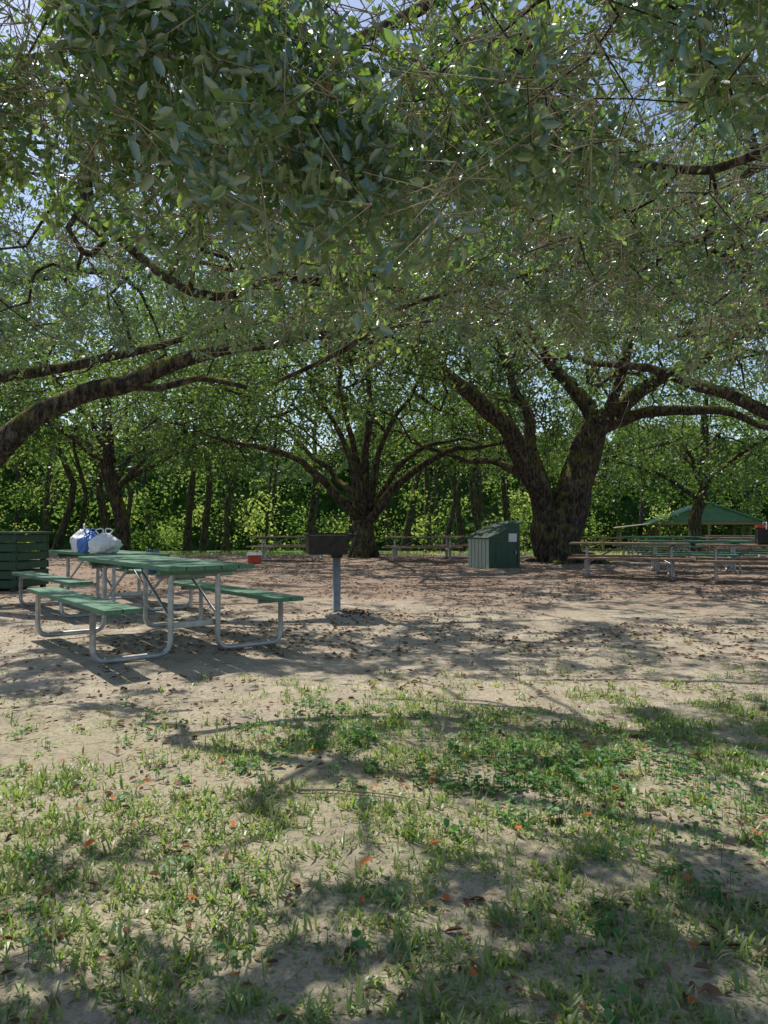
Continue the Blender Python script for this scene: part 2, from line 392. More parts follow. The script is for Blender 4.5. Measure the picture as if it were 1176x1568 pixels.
# centre oak
yc = 25.0
limbs = [
 ([(-.72, yc, -.2), (-.75, yc, .5), (-.72, yc, 1.3)], .46, .34, .25),
 ([(-.8, yc, 1.2), (-1.5, yc-.3, 2.1), (-2.5, yc-.6, 3.1), (-3.8, yc-1, 3.6), (-5.6, yc-1.5, 4.0)], .18, .05),
 ([(-.8, yc, 1.3), (-1.0, yc, 2.2), (-1.2, yc, 3.5), (-1.8, yc, 4.8), (-2.6, yc-.5, 6.1)], .16, .05),
 ([(-.7, yc, 1.3), (-.72, yc+.1, 2.6), (-.6, yc+.3, 4.1), (-.5, yc, 5.7), (-.6, yc, 7.2)], .19, .06),
 ([(-.6, yc, 1.2), (.3, yc-.3, 2.3), (1.2, yc-.6, 3.1), (2.5, yc-.9, 3.7), (4.0, yc-1, 3.9)], .18, .05),
 ([(-.6, yc, 1.3), (-.1, yc+.4, 2.2), (.55, yc+.7, 3.3), (1.5, yc+1, 4.0), (3.0, yc+1, 4.3)], .14, .05),
 ([(-.65, yc, 1.4), (-.4, yc-.3, 2.6), (-.2, yc-.6, 3.6), (.4, yc-1, 4.9), (1.3, yc-1.5, 6.1)], .14, .05),
 ([(-.75, yc, 1.4), (-1.6, yc+1.2, 2.8), (-3, yc+2, 4.0), (-4.2, yc+3, 5)], .14, .05),
 ([(-.7, yc, 1.4), (-.9, yc-1.2, 3.2), (-1.3, yc-3, 5.0), (-1.4, yc-5, 6.2)], .13, .05)]
pts = crown_pts(1200, (-1.0, yc, 4.6), (8.2, 7.5, 7.0), 2.5, .5, 31, .42, .44, 1.8, 2.4)
oak('live_oak_tree', (-.72, yc, 0), limbs, pts, (-1, yc, 4), .7, 3, 14, .6, .15, .085, M_OAKF, False, False, 31, .010, spread=.15)
# left oak with the long arching limb
limbs = [
 ([(-7.6, 10.6, -.2), (-7.5, 10.6, .8), (-7.4, 10.5, 1.8), (-7.5, 10.5, 3.0), (-7.8, 10.6, 4.6), (-8, 10.8, 6.2)], .55, .2, .25),
 ([(-7.4, 10.5, 1.0), (-6.2, 10.2, 1.55), (-5.35, 10, 2.2), (-4.75, 10, 2.75), (-4.15, 10, 2.98), (-3.5, 10, 3.08), (-3.05, 10, 3.28), (-2.4, 10, 3.5), (-1.6, 10, 3.62), (-.6, 10.2, 3.75), (.3, 10.4, 4.0)], .21, .04, .2),
 ([(-3.5, 10, 3.05), (-3.0, 9.8, 2.98), (-2.5, 9.6, 3.1), (-1.8, 9.4, 3.0)], .06, .03),
 ([(-7.4, 10.5, 3.0), (-6.3, 11.4, 3.5), (-5.2, 12, 3.75), (-4.2, 12, 3.95), (-3.0, 12.5, 4.5)], .12, .05),
 ([(-7.4, 10.5, 2.8), (-6.6, 9.5, 4.2), (-5.6, 8.6, 5.2), (-4.6, 8.0, 5.6)], .08, .03),
 ([(-7.6, 10.5, 4.0), (-8.5, 8.5, 5.2), (-9, 6.5, 6)], .15, .06), ([(-7.7, 10.6, 4.2), (-9.5, 12, 5.4), (-11, 13, 6)], .15, .06),
 ([(-7.8, 10.6, 4.4), (-7, 13, 5.6), (-5.6, 15, 6.4)], .15, .06)]
pts = crown_pts(1150, (-6.3, 12.4, 4.8), (8.2, 5.8, 4.0), 3.1, .3, 51, .5, .44, .3, .9)
oak('live_oak_tree', (-7.6, 10.6, 0), limbs, pts, (-7, 10.8, 4), .5, 4, 14, .45, .09, .045, M_OAKF, False, False, 51, .0055, spread=.1)

# near oak: trunk stands behind and to the right of the viewer, its limbs reach over the view
tx, ty = 5.2, -2.6
limbs = [
 ([(tx, ty, -.2), (tx, ty, .8), (tx-.1, ty+.1, 1.8), (tx-.2, ty+.2, 2.9)], .55, .35, .25),
 ([(tx-.2, ty+.2, 2.8), (3.4, .4, 4.2), (1.2, 3.4, 4.2), (-1.0, 5.2, 4.3), (-2.2, 5.6, 4.2), (-2.42, 5.5, 3.8), (-2.1, 5.5, 3.28), (-1.55, 5.5, 2.92), (-1.1, 5.5, 2.84), (-.72, 5.6, 2.98), (-.1, 5.9, 3.0)], .05, .034, .2, .13),
 ([(-.1, 5.9, 3.0), (-.05, 5.8, 2.72), (-.3, 5.7, 2.5), (-.8, 5.6, 2.25)], .03, .015, .2, .05),
 ([(tx-.2, ty+.2, 2.7), (5.2, .6, 4.0), (4.2, 3.6, 4.0), (2.6, 4.9, 3.65), (1.87, 5.0, 3.58), (1.42, 5.2, 3.78), (.96, 5.4, 3.82), (0, 6, 4.2), (-1.2, 7, 4.7)], .07, .018, .2, .14),
 ([(tx, ty+.2, 2.9), (6, 1, 4.6), (5.4, 4, 4.7), (4, 6.2, 4.1), (2.6, 7, 3.75), (1.67, 7, 3.6), (.84, 7, 3.36), (.1, 7, 3.1)], .085, .025, .2, .14),
 ([(tx, ty+.2, 2.9), (7, 2, 4.6), (7, 6, 4.4), (6, 9, 4.3), (4, 10, 4.3)], .12, .03),
 ([(tx-.1, ty+.1, 2.9), (4.4, -1, 4.2), (2.4, 1.6, 4.1), (.6, 4.2, 4.2), (-.6, 7, 4.6)], .035, .018, .25, .14),
 ([(.96, 5.4, 3.82), (.75, 4.8, 4.3), (.6, 4.2, 4.6)], .025, .015)]
def near_pts(n, lo, hi, dec=.6, thr=.44):
    out = []; tot = 0
    while tot < n:
        q = rng.uniform(lo, hi, (n*8, 3))
        zl = 1.74+.2*q[:, 1]+(vnoise(q[:, :2]*.9, 77)-.5)*.9
        zl = np.where((q[:, 0] > 3.2), zl-.35, zl)
        h = q[:, 2]-zl
        ok = (h > 0) & (rng.random(len(q)) < np.exp(-h*dec)) & (fbm(q*1.1, 71, 2) > thr) & carve(q, True)
        ok &= (q[:, 1] > 2.2) | (q[:, 2] > 3.6)
        ok &= (h < 1.2) | (to_ground(q)[:, 1] > 5.3) | (rng.random(len(q)) < .05)  # high sprays removed so the sun reaches near leaves and foreground
        out.append(q[ok]); tot += ok.sum()
    return np.vstack(out)[:n]
pts = np.vstack([near_pts(1050, (-5, 2.0, 2.0), (5.5, 6.6, 5), .8, .45), near_pts(1550, (-6.5, 6.0, 2.0), (8, 13.5, 8.5), .45, .44), near_pts(350, (-3, 2.1, 2.0), (1.6, 4.4, 4.0), .6, .42)])
near, T = oak('live_oak_tree', (tx, ty, 0), limbs, pts, (3, -1, 2), .3, 5, 16, .26, .060, .026, M_OAK, True, True, 61, .0024, spread=.03, up=.3, light=.0, tilt=1.0)
sel = pts[(pts[:, 0] > -1.2) & (pts[:, 0] < 4) & (pts[:, 1] > 3) & (pts[:, 1] < 8) & (pts[:, 2] < 4.8)]
sel = sel[rng.integers(0, len(sel), 1000)]
mb = MB(); A = sel+rng.normal(size=sel.shape)*.1; d = nrm(rng.normal(size=A.shape)+np.array([-.3, -.1, -.5]))
r = .0042
for s_ in range(3):
    B = A+d*rng.uniform(.1, .24, (len(A), 1)); V, Q = prisms(A, B, r, r*.75); mb.add(V, Q)
    for b_ in range(2):
        dd = nrm(d+rng.normal(size=d.shape)*.7); C2 = B+dd*rng.uniform(.06, .22, (len(A), 1)); V, Q = prisms(B, C2, r*.6, r*.25); mb.add(V, Q)
    A = B; d = nrm(d+rng.normal(size=d.shape)*.35); r *= .75
o = obj('bare_twigs', mb.mesh('bare_twigs', M_TWIG), near, (-tx, -ty, 0))
P = np.array([(-.26, 3.0, 2.95)])+rng.normal(size=(13, 3))*np.array([.05, .05, .10])
V, Q, f = leaves(P, rng.normal(size=P.shape)*.5+np.array([0, 0, -1]), rng.normal(size=P.shape), .085, .035)
obj('dead_leaves', mesh_from('dead_spray', V, Q, M_LIT, np.repeat(rng.uniform(.75, 1, len(P)), f)), near, (-tx, -ty, 0))

def side_oak(x, y, h, rad, zl, seed, n, lean=0, r=.35, L=.2, light=0, mat=M_OAKF, k=3, m=12, tl=.7):
    lm = [([(x, y, ground_z(x, y).item()-.2), (x+lean*.3, y, 1.5), (x+lean, y, 3.2), (x+lean*1.3, y, h*.6)], r, r*.5, .4)]
    for kk in range(6):
        a = kk*1.05+seed; lm.append(([(x+lean*.8, y, 2.4+.3*kk), (x+lean+math.cos(a)*rad*.35, y+math.sin(a)*rad*.35, 3.9+.4*kk), (x+lean+math.cos(a)*rad*.7, y+math.sin(a)*rad*.7, 4.6+.5*kk)], r*.4, .05, .5))
    p = crown_pts(n, (x+lean, y, h*.5), (rad, rad, h*.55), zl, .35, seed, .4, .43, .5, 1.2)
    oak('live_oak_tree', (x, y, 0), lm, p, (x, y, h*.4), .9, k, m, tl, L, L*.58, mat, False, False, seed, .010, light=light, spread=.2)
side_oak(-11.2, 31, 12, 7.5, 3.2, 81, 750, -.6, .32)
side_oak(-20, 27, 12, 7.0, 3.2, 84, 450, 0, .4)
side_oak(15.5, 36, 11, 7.5, 1.8, 91, 700, .5, .35, light=.05)
side_oak(8.6, 13.2, 11, 7.2, 4.3, 97, 850, 0, .4, L=.12, k=4, m=12, tl=.5)

# distant woodland
def woodland():
    root = empty('distant_trees', (0, 60, -1.2)); mb = MB(); Cs = []; Cl = []
    r2 = np.random.default_rng(77)
    def blobs(n, xr, yr, zf, R, per, lm=.5):
        c = np.stack([r2.uniform(*xr, n), r2.uniform(*yr, n), zf(r2.random(n))], 1)
        for b_ in c:
            rr = R*r2.uniform(.6, 1.35); q = b_+nrm(r2.normal(size=(per, 3)))*rr*np.array([1, 1, .75])*r2.uniform(.75, 1, (per, 1))
            Cs.append(q[q[:, 2] > -1.15]); Cl.append(np.full((q[:, 2] > -1.15).sum(), np.clip(r2.normal(lm, .38), 0, 1)))
        return c
    for k in range(76):
        if k < 52:
            row = k % 2; y = (51, 62)[row]+r2.uniform(-5, 5); x = (k//2-13)*(4.4, 5.2)[row]+r2.uniform(-2.2, 2.2)
            if row == 0 and 13 < x < 36: y += 14
            h = r2.uniform(9, 15)+row*3; sc = r2.uniform(.5, 1.2); zlo = .45; nb = int(r2.integers(5, 9))
        else:
            y = r2.uniform(34, 45); x = r2.uniform(-27, 10); h = r2.uniform(9, 14); sc = r2.uniform(.4, .95); zlo = .6; nb = 4
        lean = r2.normal()*1.2; bend = r2.normal()*.5
        z0 = ground_z(x, y).item()-.2
        tp = catmull([(x, y, z0), (x+lean*.25+bend, y, h*.3), (x+lean*.6-bend*.4, y, h*.55), (x+lean, y, h*.85)], 1.2)
        mb.add(*sweep(tp, np.linspace(.26*sc, .07*sc, len(tp)), 7))
        for j in range(nb):
            a = r2.uniform(0, 6.28); rr = r2.uniform(.6, 3.0); zz = h*r2.uniform(zlo, .98)
            b_ = np.array([x+lean*zz/h+math.cos(a)*rr, y+math.sin(a)*rr, zz])
            s0 = np.array([x+lean*zz/h*.7, y, max(1.2, zz-2.2)]); mb.add(*sweep(np.array([s0, (s0+b_)/2+[0, 0, .2], b_]), [.07*sc, .045*sc, .02], 4))
            R = r2.uniform(1.0, 1.9); per = 20; q = b_+nrm(r2.normal(size=(per, 3)))*R*np.array([1, 1, .7])*r2.uniform(.6, 1, (per, 1))
            Cs.append(q); Cl.append(np.full(per, np.clip(r2.normal(.5, .3), 0, 1)))
    blobs(62, (-50, 12), (44, 54), lambda u: u**1.2*4.6-1.0, 1.1, 20, .85)  # bright leaf tones paint the sunlit patches along the wood edge
    blobs(26, (11, 48), (52, 60), lambda u: u**1.6*3.0-1.0, 1.1, 17, .7)
    blobs(150, (-62, 62), (60, 66), lambda u: u*8-1.0, 1.7, 17, .5)
    C = np.vstack(Cs); cl = np.concatenate(Cl)
    me = 9; P = np.repeat(C, me, 0)+rng.normal(size=(len(C)*me, 3))*.36
    D = rng.normal(size=P.shape); N = rng.normal(size=P.shape)*.7+np.array([0, 0, .7]); sz = rng.uniform(.5, 1.1, len(P))
    V, Q, f = leaves(P, D, N, .31*sz, .19*sz, False)
    obj('trunks', mb.mesh('wood_trunks', M_BARK, True), root, (0, -60, 1.2))
    obj('foliage', mesh_from('wood_leaves', V, Q, M_HARD, np.clip(np.repeat(cl, me)*.8+rng.random(len(P))*.25, 0, 1)), root, (0, -60, 1.2))
    u = np.linspace(-120, 120, 420); v = np.linspace(0, 1, 60); U, W = np.meshgrid(u, v)  # dark sheet added behind the leaves: blocks light, shade is in its colour
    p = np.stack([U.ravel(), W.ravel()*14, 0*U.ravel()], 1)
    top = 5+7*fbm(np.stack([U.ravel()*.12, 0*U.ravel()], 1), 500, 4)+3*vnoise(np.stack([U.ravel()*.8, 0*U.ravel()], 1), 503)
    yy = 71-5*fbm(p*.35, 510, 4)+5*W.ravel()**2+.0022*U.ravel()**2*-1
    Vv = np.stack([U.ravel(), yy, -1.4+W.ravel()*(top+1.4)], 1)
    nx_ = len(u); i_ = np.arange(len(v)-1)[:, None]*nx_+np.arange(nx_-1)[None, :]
    obj('dark_backing_sheet', mesh_from('wood_depth', Vv, np.stack([i_, i_+1, i_+nx_+1, i_+nx_], 2).reshape(-1, 4), M_MASS), root, (0, -60, 1.2))
woodland()

# ---------------------------------------------------------------- ground cover
def gdens(x, y):
    p = np.stack([x, y], 1)
    n = .5*fbm(p*1.1, 301, 3)+.5*vnoise(p*4.5, 305)
    d = sstep(.30, .54, n)*sstep(5.5, 3.8, y)
    d *= 1-.9*sstep(1.35, .8, np.hypot((x+2.3)/1.9, (y-4.2)/1.0))
    d += .12*sstep(.55, .7, vnoise(p*2.5, 310))*sstep(9, 5, y)*sstep(-.8, 1.2, x)
    d += .35*sstep(.36, .52, vnoise(p*2.6, 320))*sstep(3.4, 2.3, y)
    return d
def tuft(cx, cy, nb, lmin, lmax, w, sp, flat=.5):
    k = len(cx)*nb; x = np.repeat(cx, nb)+rng.normal(size=k)*sp; y = np.repeat(cy, nb)+rng.normal(size=k)*sp
    z = ground_z(x, y)-.004; a = rng.uniform(0, 2*math.pi, k); L = rng.uniform(lmin, lmax, k); W = w*rng.uniform(.6, 1.3, k)
    lean = rng.uniform(.25, .25+2*flat, k); H = np.stack([np.cos(a), np.sin(a), 0*a], 1); Sd = np.stack([-np.sin(a), np.cos(a), 0*a], 1)
    B = np.stack([x, y, z], 1); up = np.array([0, 0, 1.])
    M = B+(H*np.sin(lean*.7)[:, None]+up*np.cos(lean*.7)[:, None])*L[:, None]*.55
    Tt = M+(H*np.sin(lean*1.3)[:, None]+up*np.cos(np.minimum(lean*1.3, 1.75))[:, None])*L[:, None]*.45
    Wn = (Sd*W[:, None]*.5)
    V = np.stack([B-Wn*.7, B+Wn*.7, M+Wn, M-Wn, Tt+Wn*.12, Tt-Wn*.12], 1).reshape(-1, 3)
    b = np.arange(k)[:, None]*6
    Q = np.stack([b+[[0, 1, 2, 3]], b+[[3, 2, 4, 5]]], 1).reshape(-1, 4)
    r = np.clip(np.repeat(rng.random(len(cx)), nb)*.35+rng.random(k)*.5+(rng.random(k) < .18)*.4, 0, 1)
    return V, Q, np.repeat(r, 2)
mb = MB()
N0 = 92000; x = rng.uniform(-5.5, 5.5, N0); y = .8+8.2*rng.random(N0)**1.3
kp = (rng.random(N0) < gdens(x, y)) & (np.abs(x) < .7+.68*y); x, y = x[kp], y[kp]
big = rng.random(len(x)) < .22
mb.add(*tuft(x[~big], y[~big], 5, .015, .042, .0054, .022, .72)); mb.add(*tuft(x[big], y[big], 8, .028, .068, .0085, .018, .68))
obj('grass', mb.mesh('grass', M_GRASS))
x = rng.uniform(-30, 40, 7000); y = rng.uniform(27, 44, 7000)
obj('lawn_grass', mesh_from('lawn', *(lambda t: (t[0], t[1], M_GRASS, t[2]))(tuft(x, y, 4, .08, .2, .03, .1))))
cx = np.concatenate([rng.normal(.75, .45, 170), rng.normal(-.25, .35, 45), rng.normal(1.6, .5, 60), rng.uniform(-2, 2.5, 90)])
cy = np.concatenate([rng.normal(3.3, .28, 170), rng.normal(3.7, .3, 45), rng.normal(2.6, .3, 60), rng.uniform(1.6, 4.5, 90)])
k = 9; X0 = np.repeat(cx, k)+rng.normal(size=len(cx)*k)*.028; Y0 = np.repeat(cy, k)+rng.normal(size=len(cx)*k)*.028
Z0 = ground_z(X0, Y0)+rng.uniform(.01, .05, len(X0)); P = np.stack([X0, Y0, Z0], 1)
D = rng.normal(size=P.shape)*np.array([1, 1, .25]); Nn = rng.normal(size=P.shape)*.3+np.array([0, 0, 1]); sz = rng.uniform(.016, .034, len(P))
V, Q, f = leaves(P, D, Nn, sz, sz*.75)
mb = MB(); mb.add(V, Q, np.repeat(rng.random(len(P)), f)); A = P.copy(); A[:, 2] = ground_z(A[:, 0], A[:, 1])-.003; V, Q = prisms(A, P, .0012, .0008); mb.add(V, Q)
obj('broadleaf_weeds', mb.mesh('weeds', M_WEED))
def litter(x, y, L, rr, lift=0.):
    z = ground_z(x, y)+.006+lift*rng.random(len(x)); P = np.stack([x, y, z], 1)
    D = rng.normal(size=P.shape)*np.array([1, 1, .15]); Nn = rng.normal(size=P.shape)*.4+np.array([0, 0, 1])
    V, Q, f = leaves(P, D, Nn, L, L*.42, True, .25, .15); return V, Q, np.repeat(rr, f)
mb = MB()
n = 12500; y = 1.3+8.5*rng.random(n)**.8; x = rng.uniform(-1, 1, n)*(1+y*.75); kp = fbm(np.stack([x, y], 1)*1.2, 400, 3) > .42; x, y = x[kp], y[kp]
mb.add(*litter(x, y, .012+.045*rng.random(len(x))**2, rng.uniform(0, .95, len(x)), .016))
n = 32000; y = rng.uniform(6.0, 28, n); x = rng.uniform(-1, 1, n)*(2+y*.75); kp = fbm(np.stack([x, y], 1)*.7, 405, 3) > .52-.013*(y-7); x, y = x[kp], y[kp]
mb.add(*litter(x, y, rng.uniform(.03, .07, len(x)), rng.uniform(.1, .98, len(x))))
n = 46; y = rng.uniform(1.5, 3.8, n); x = rng.uniform(-.5, .62, n)*y
mb.add(*litter(x, y, rng.uniform(.035, .06, n), np.full(n, 1.), .03))
obj('fallen_leaves', mb.mesh('litter', M_LIT))
n = 1300; y = 1.4+12*rng.random(n); x = rng.uniform(-1, 1, n)*(1+y*.7); a = rng.uniform(0, 6.28, n); L = rng.uniform(.03, .16, n)
A = np.stack([x, y, ground_z(x, y)+.004], 1); x2 = x+np.cos(a)*L; y2 = y+np.sin(a)*L; B = np.stack([x2, y2, ground_z(x2, y2)+.008], 1)
V, Q = prisms(A, B, .0022, .0012); obj('fallen_twigs', mesh_from('sticks', V, Q, M_TWIG))
st = catmull([(-.35, 2.95, .03), (-.1, 2.93, .035), (.1, 2.85, .03), (.22, 2.72, .03)], .05); st[:, 2] = ground_z(st[:, 0], st[:, 1])+.012
V, Q = sweep(st, np.linspace(.006, .003, len(st)), 6); obj('fallen_branch', mesh_from('stick', V, Q, M_TWIG, smooth=True))

# ---------------------------------------------------------------- built things
def bm_box(bm, c, s, rot=None, bev=.005):
    t = bmesh.new(); bmesh.ops.create_cube(t, size=1)
    bmesh.ops.scale(t, vec=s, verts=t.verts)
    if bev: bmesh.ops.bevel(t, geom=t.edges[:], offset=bev, segments=2, affect='EDGES', profile=.6)
    if rot is not None: bmesh.ops.rotate(t, verts=t.verts, matrix=rot, cent=(0, 0, 0))
    bmesh.ops.translate(t, verts=t.verts, vec=c)
    m = bpy.data.meshes.new('t'); t.to_mesh(m); t.free(); bm.from_mesh(m); bpy.data.meshes.remove(m)
def bm_mesh(bm, name, mat):
    me = bpy.data.meshes.new(name); bm.to_mesh(me); bm.free(); me.materials.append(mat); return me
def RX(a): return Matrix.Rotation(a, 3, 'X')
def RY(a): return Matrix.Rotation(a, 3, 'Y')
def RZ(a): return Matrix.Rotation(a, 3, 'Z')

def table_meshes(mat, tag):
    Lg = 2.44
    bm = bmesh.new()
    for k in range(5): bm_box(bm, ((k-2)*.150, rng.normal()*.003, .741), (.142, Lg, .038), bev=.006)
    for yy in (-.92, 0, .92): bm_box(bm, (0, yy, .7), (.68, .06, .036), bev=.003)
    top = bm_mesh(bm, 'top_boards'+tag, mat)
    bm = bmesh.new()
    for sx in (-1, 1):
        for k in range(2): bm_box(bm, (sx*.72+(k-.5)*.140, rng.normal()*.003, .441), (.132, Lg, .038), bev=.006)
    seat = bm_mesh(bm, 'seat_boards'+tag, mat)
    mb = MB(); r = .024
    for yy in (-.86, .86):
        for sx in (-1, 1):
            pth = fillet([(sx*.83, yy, .405), (sx*.83, yy, .026), (sx*.21, yy, .026), (sx*.21, yy, .66), (sx*.21, yy, .675)], .11, 7)
            mb.add(*sweep(pth, r, 12))
            mb.add(*sweep(np.array([(sx*.60, yy, .40), (sx*.84, yy, .40)]), .019, 8))
            mb.add(*sweep(np.array([(sx*.21, yy+(.03 if yy < 0 else -.03), .33), (sx*.21, yy*.22, .665)]), .013, 8))
        mb.add(*sweep(np.array([(-.34, yy, .668), (.34, yy, .668)]), .021, 8))
    frame = mb.mesh('tube_frame'+tag, M_STEEL, True)
    bm = bmesh.new()
    for yy in (-.86, .86):
        bm_box(bm, (0, yy+.028, .25), (.46, .006, .05), bev=.002)
        for sx in (-1, 1): bm_box(bm, (sx*.21, yy+.035, .25), (.02, .012, .02), bev=.003)
    br = bm_mesh(bm, 'cross_brace'+tag, M_STEEL)
    return top, seat, frame, br
TG = table_meshes(M_GREEN, '_green'); TB = table_meshes(M_BROWNW, '_brown')
def table(x, y, ang, kind=TG):
    e = empty('picnic_table', (x, y, ground_z(x, y).item()-.006), ang)
    for nm, me in zip(('top_boards', 'seat_boards', 'tube_frame', 'cross_brace'), kind): obj(nm, me, e)
    return e
LA = math.atan2(.62, .78)
table(-2.13, 6.74, LA); table(-3.78, 9.75, LA+.05)
for x, y, a, k_ in ((-3.0, 23, 1.5, TB), (1.2, 22.5, 1.5, TB), (3.0, 24.5, 1.45, TB), (5.3, 15.6, 1.25, TB), (7.4, 17.2, 1.3, TG), (7.5, 14.2, 1.15, TB),
                    (10.6, 21, 1.4, TB), (8.6, 22.5, 1.5, TG), (12.5, 25, 1.5, TB), (9.9, 18.5, 1.2, TG), (12.2, 18.6, 1.35, TG), (14.5, 29, 1.5, TB)):
    table(x, y, a, k_)

# pedestal grill
gx, gy = -.57, 8.65; gz = ground_z(gx, gy).item()
g = empty('park_grill', (gx, gy, gz), math.radians(12))
V, Q = sweep(np.array([(0, 0, -.1), (0, 0, .66)]), .048, 16); obj('post', mesh_from('post', V, Q, M_STEEL, smooth=False), g)
bm = bmesh.new()
cx0 = -.12
bm_box(bm, (cx0, 0, .675), (.44, .34, .008), bev=.002)
bm_box(bm, (cx0, .176, .80), (.46, .008, .25), RX(-.06), .002)
bm_box(bm, (cx0, -.176, .785), (.46, .008, .22), RX(.06), .002)
bm_box(bm, (cx0-.228, 0, .80), (.008, .35, .25), RY(-.05), .002)
bm_box(bm, (cx0+.228, 0, .80), (.008, .35, .25), RY(.05), .002)
bm_box(bm, (0, 0, .65), (.13, .13, .045), None, .006)
for sx in (-1, 1): bm_box(bm, (cx0+sx*.245, 0, .915), (.035, .36, .008), None, .002)
obj('firebox', bm_mesh(bm, 'firebox', M_IRON), g)
mb = MB()
for k in range(15): mb.add(*sweep(np.array([(cx0-.21+k*.03, -.17, .90), (cx0-.21+k*.03, .17, .90)]), .005, 6))
for yy in (-.16, .16): mb.add(*sweep(np.array([(cx0-.24, yy, .893), (cx0+.26, yy, .893)]), .006, 6))
for yy in (-.1, .1):
    mb.add(*sweep(np.array([(cx0+.24, yy, .893), (cx0+.30, yy, .89)]), .006, 6))
    t = np.linspace(0, 12*math.pi, 90); mb.add(*sweep(np.stack([cx0+.30+t*.0028, yy+.016*np.cos(t), .89+.016*np.sin(t)], 1), .0035, 5))
obj('cooking_grate', mb.mesh('grate', M_IRON, True), g)
bm = bmesh.new(); bm_box(bm, (cx0+.33, .05, .78), (.012, .24, .32), RY(.3), .003); bm_box(bm, (cx0+.38, .05, .70), (.12, .18, .012), None, .003)
obj('side_flue_plate', bm_mesh(bm, 'side', M_IRON), g)
n = 90; a = rng.uniform(0, 6.28, n); rr = np.abs(rng.normal(size=n))*.12; x = gx+.22+rr*np.cos(a)*1.3; y = gy-.12+rr*np.sin(a)
bm = bmesh.new()
for i_ in range(n):
    s_ = rng.uniform(.006, .022); zz = ground_z(x[i_], y[i_]).item()+s_*.25
    m4 = Matrix.Translation((x[i_], y[i_], zz)) @ Matrix.Rotation(rng.uniform(0, 6), 4, Vector(rng.normal(size=3))) @ Matrix.Diagonal((s_, s_*.7, s_*.6, 1))
    bmesh.ops.create_icosphere(bm, subdivisions=1, radius=1, matrix=m4)
obj('charcoal_bits', bm_mesh(bm, 'charcoal', M_IRON))

# small storage shed with a sloping roof
sx_, sy_ = 2.95, 19.3
sh = empty('storage_shed', (sx_, sy_, ground_z(sx_, sy_).item()-.03), math.radians(28))
w, dp, hl, hh = .98, .95, .82, 1.2
def prism_poly(pts2, y0, y1, mat, name, parent):
    bm = bmesh.new(); a = [bm.verts.new((p[0], y0, p[1])) for p in pts2]; b = [bm.verts.new((p[0], y1, p[1])) for p in pts2]
    bm.faces.new(a[::-1]); bm.faces.new(b)
    for i_ in range(len(a)):
        j_ = (i_+1) % len(a); bm.faces.new([a[i_], a[j_], b[j_], b[i_]])
    bmesh.ops.recalc_face_normals(bm, faces=bm.faces[:]); return obj(name, bm_mesh(bm, name, mat), parent)
prism_poly([(-w/2, 0), (w/2, 0), (w/2, hh), (-w/2, hl)], -dp/2, dp/2, M_DKGREEN, 'walls', sh)
ang = math.atan2(hh-hl, w)
bm = bmesh.new(); bm_box(bm, (0, 0, (hh+hl)/2+.035), (w*1.0/math.cos(ang)+.16, dp+.16, .04), RY(-ang), .006)
for k in range(9): bm_box(bm, (0, -dp/2-.04+k*(dp+.08)/8, (hh+hl)/2+.062), (w/math.cos(ang)+.15, .02, .016), RY(-ang), .003)
obj('roof', bm_mesh(bm, 'shed_roof', M_DKGREEN), sh)
bm = bmesh.new()
for k in range(6): bm_box(bm, (-w/2-.012, -dp/2+.08+k*(dp-.16)/5, hl/2), (.02, .13, hl-.02), None, .004)
obj('side_planks', bm_mesh(bm, 'planks', M_SHEDW), sh)
bm = bmesh.new()
for X_ in (-w/2+.04, w/2-.04): bm_box(bm, (X_, -dp/2-.011, hl/2), (.07, .02, hl), None, .004)
bm_box(bm, (0, -dp/2-.011, .06), (w-.16, .02, .07), None, .004); bm_box(bm, (0, -dp/2-.011, hl-.06), (w-.16, .02, .07), None, .004)
for X_ in (-.2, 0, .2): bm_box(bm, (X_, -dp/2-.004, .46), (.19, .008, .62), None, .003)
obj('door_and_trim', bm_mesh(bm, 'trim', M_DKGREEN), sh)
bm = bmesh.new(); bm_box(bm, (.24, -dp/2-.026, .84), (.27, .006, .22), None, .001); obj('notice', bm_mesh(bm, 'notice', M_PAPER), sh)
bm = bmesh.new()
bm_box(bm, (.34, -dp/2-.03, .45), (.03, .03, .09), None, .005); obj('latch', bm_mesh(bm, 'latch', M_STEEL), sh)

# slatted timber bin at the left
bn = empty('slatted_trash_bin', (-6.75, 12.7, ground_z(-6.75, 12.7).item()), math.radians(-8))
bm = bmesh.new()
for k in range(6):
    z = .12+k*.155
    for sy in (-1, 1): bm_box(bm, (0, sy*.46, z), (1.18, .035, .125), RX(sy*.12), .006)
    for sx in (-1, 1): bm_box(bm, (sx*.57, 0, z), (.035, .86, .125), RY(-sx*.12), .006)
obj('slats', bm_mesh(bm, 'slats', M_DKGREEN), bn)
bm = bmesh.new()
for sx in (-1, 1):
    for sy in (-1, 1): bm_box(bm, (sx*.52, sy*.41, .48), (.08, .08, .98), None, .006)
bm_box(bm, (0, 0, .06), (1.0, .8, .04), None, .005)
obj('corner_posts', bm_mesh(bm, 'posts', M_DKGREEN), bn)
bm = bmesh.new()
for sy in (-1, 1): bm_box(bm, (0, sy*.43, .992), (1.26, .14, .035), None, .006)
for sx in (-1, 1): bm_box(bm, (sx*.56, 0, .992), (.14, .71, .035), None, .006)
obj('rim', bm_mesh(bm, 'rim', M_DKGREEN), bn)

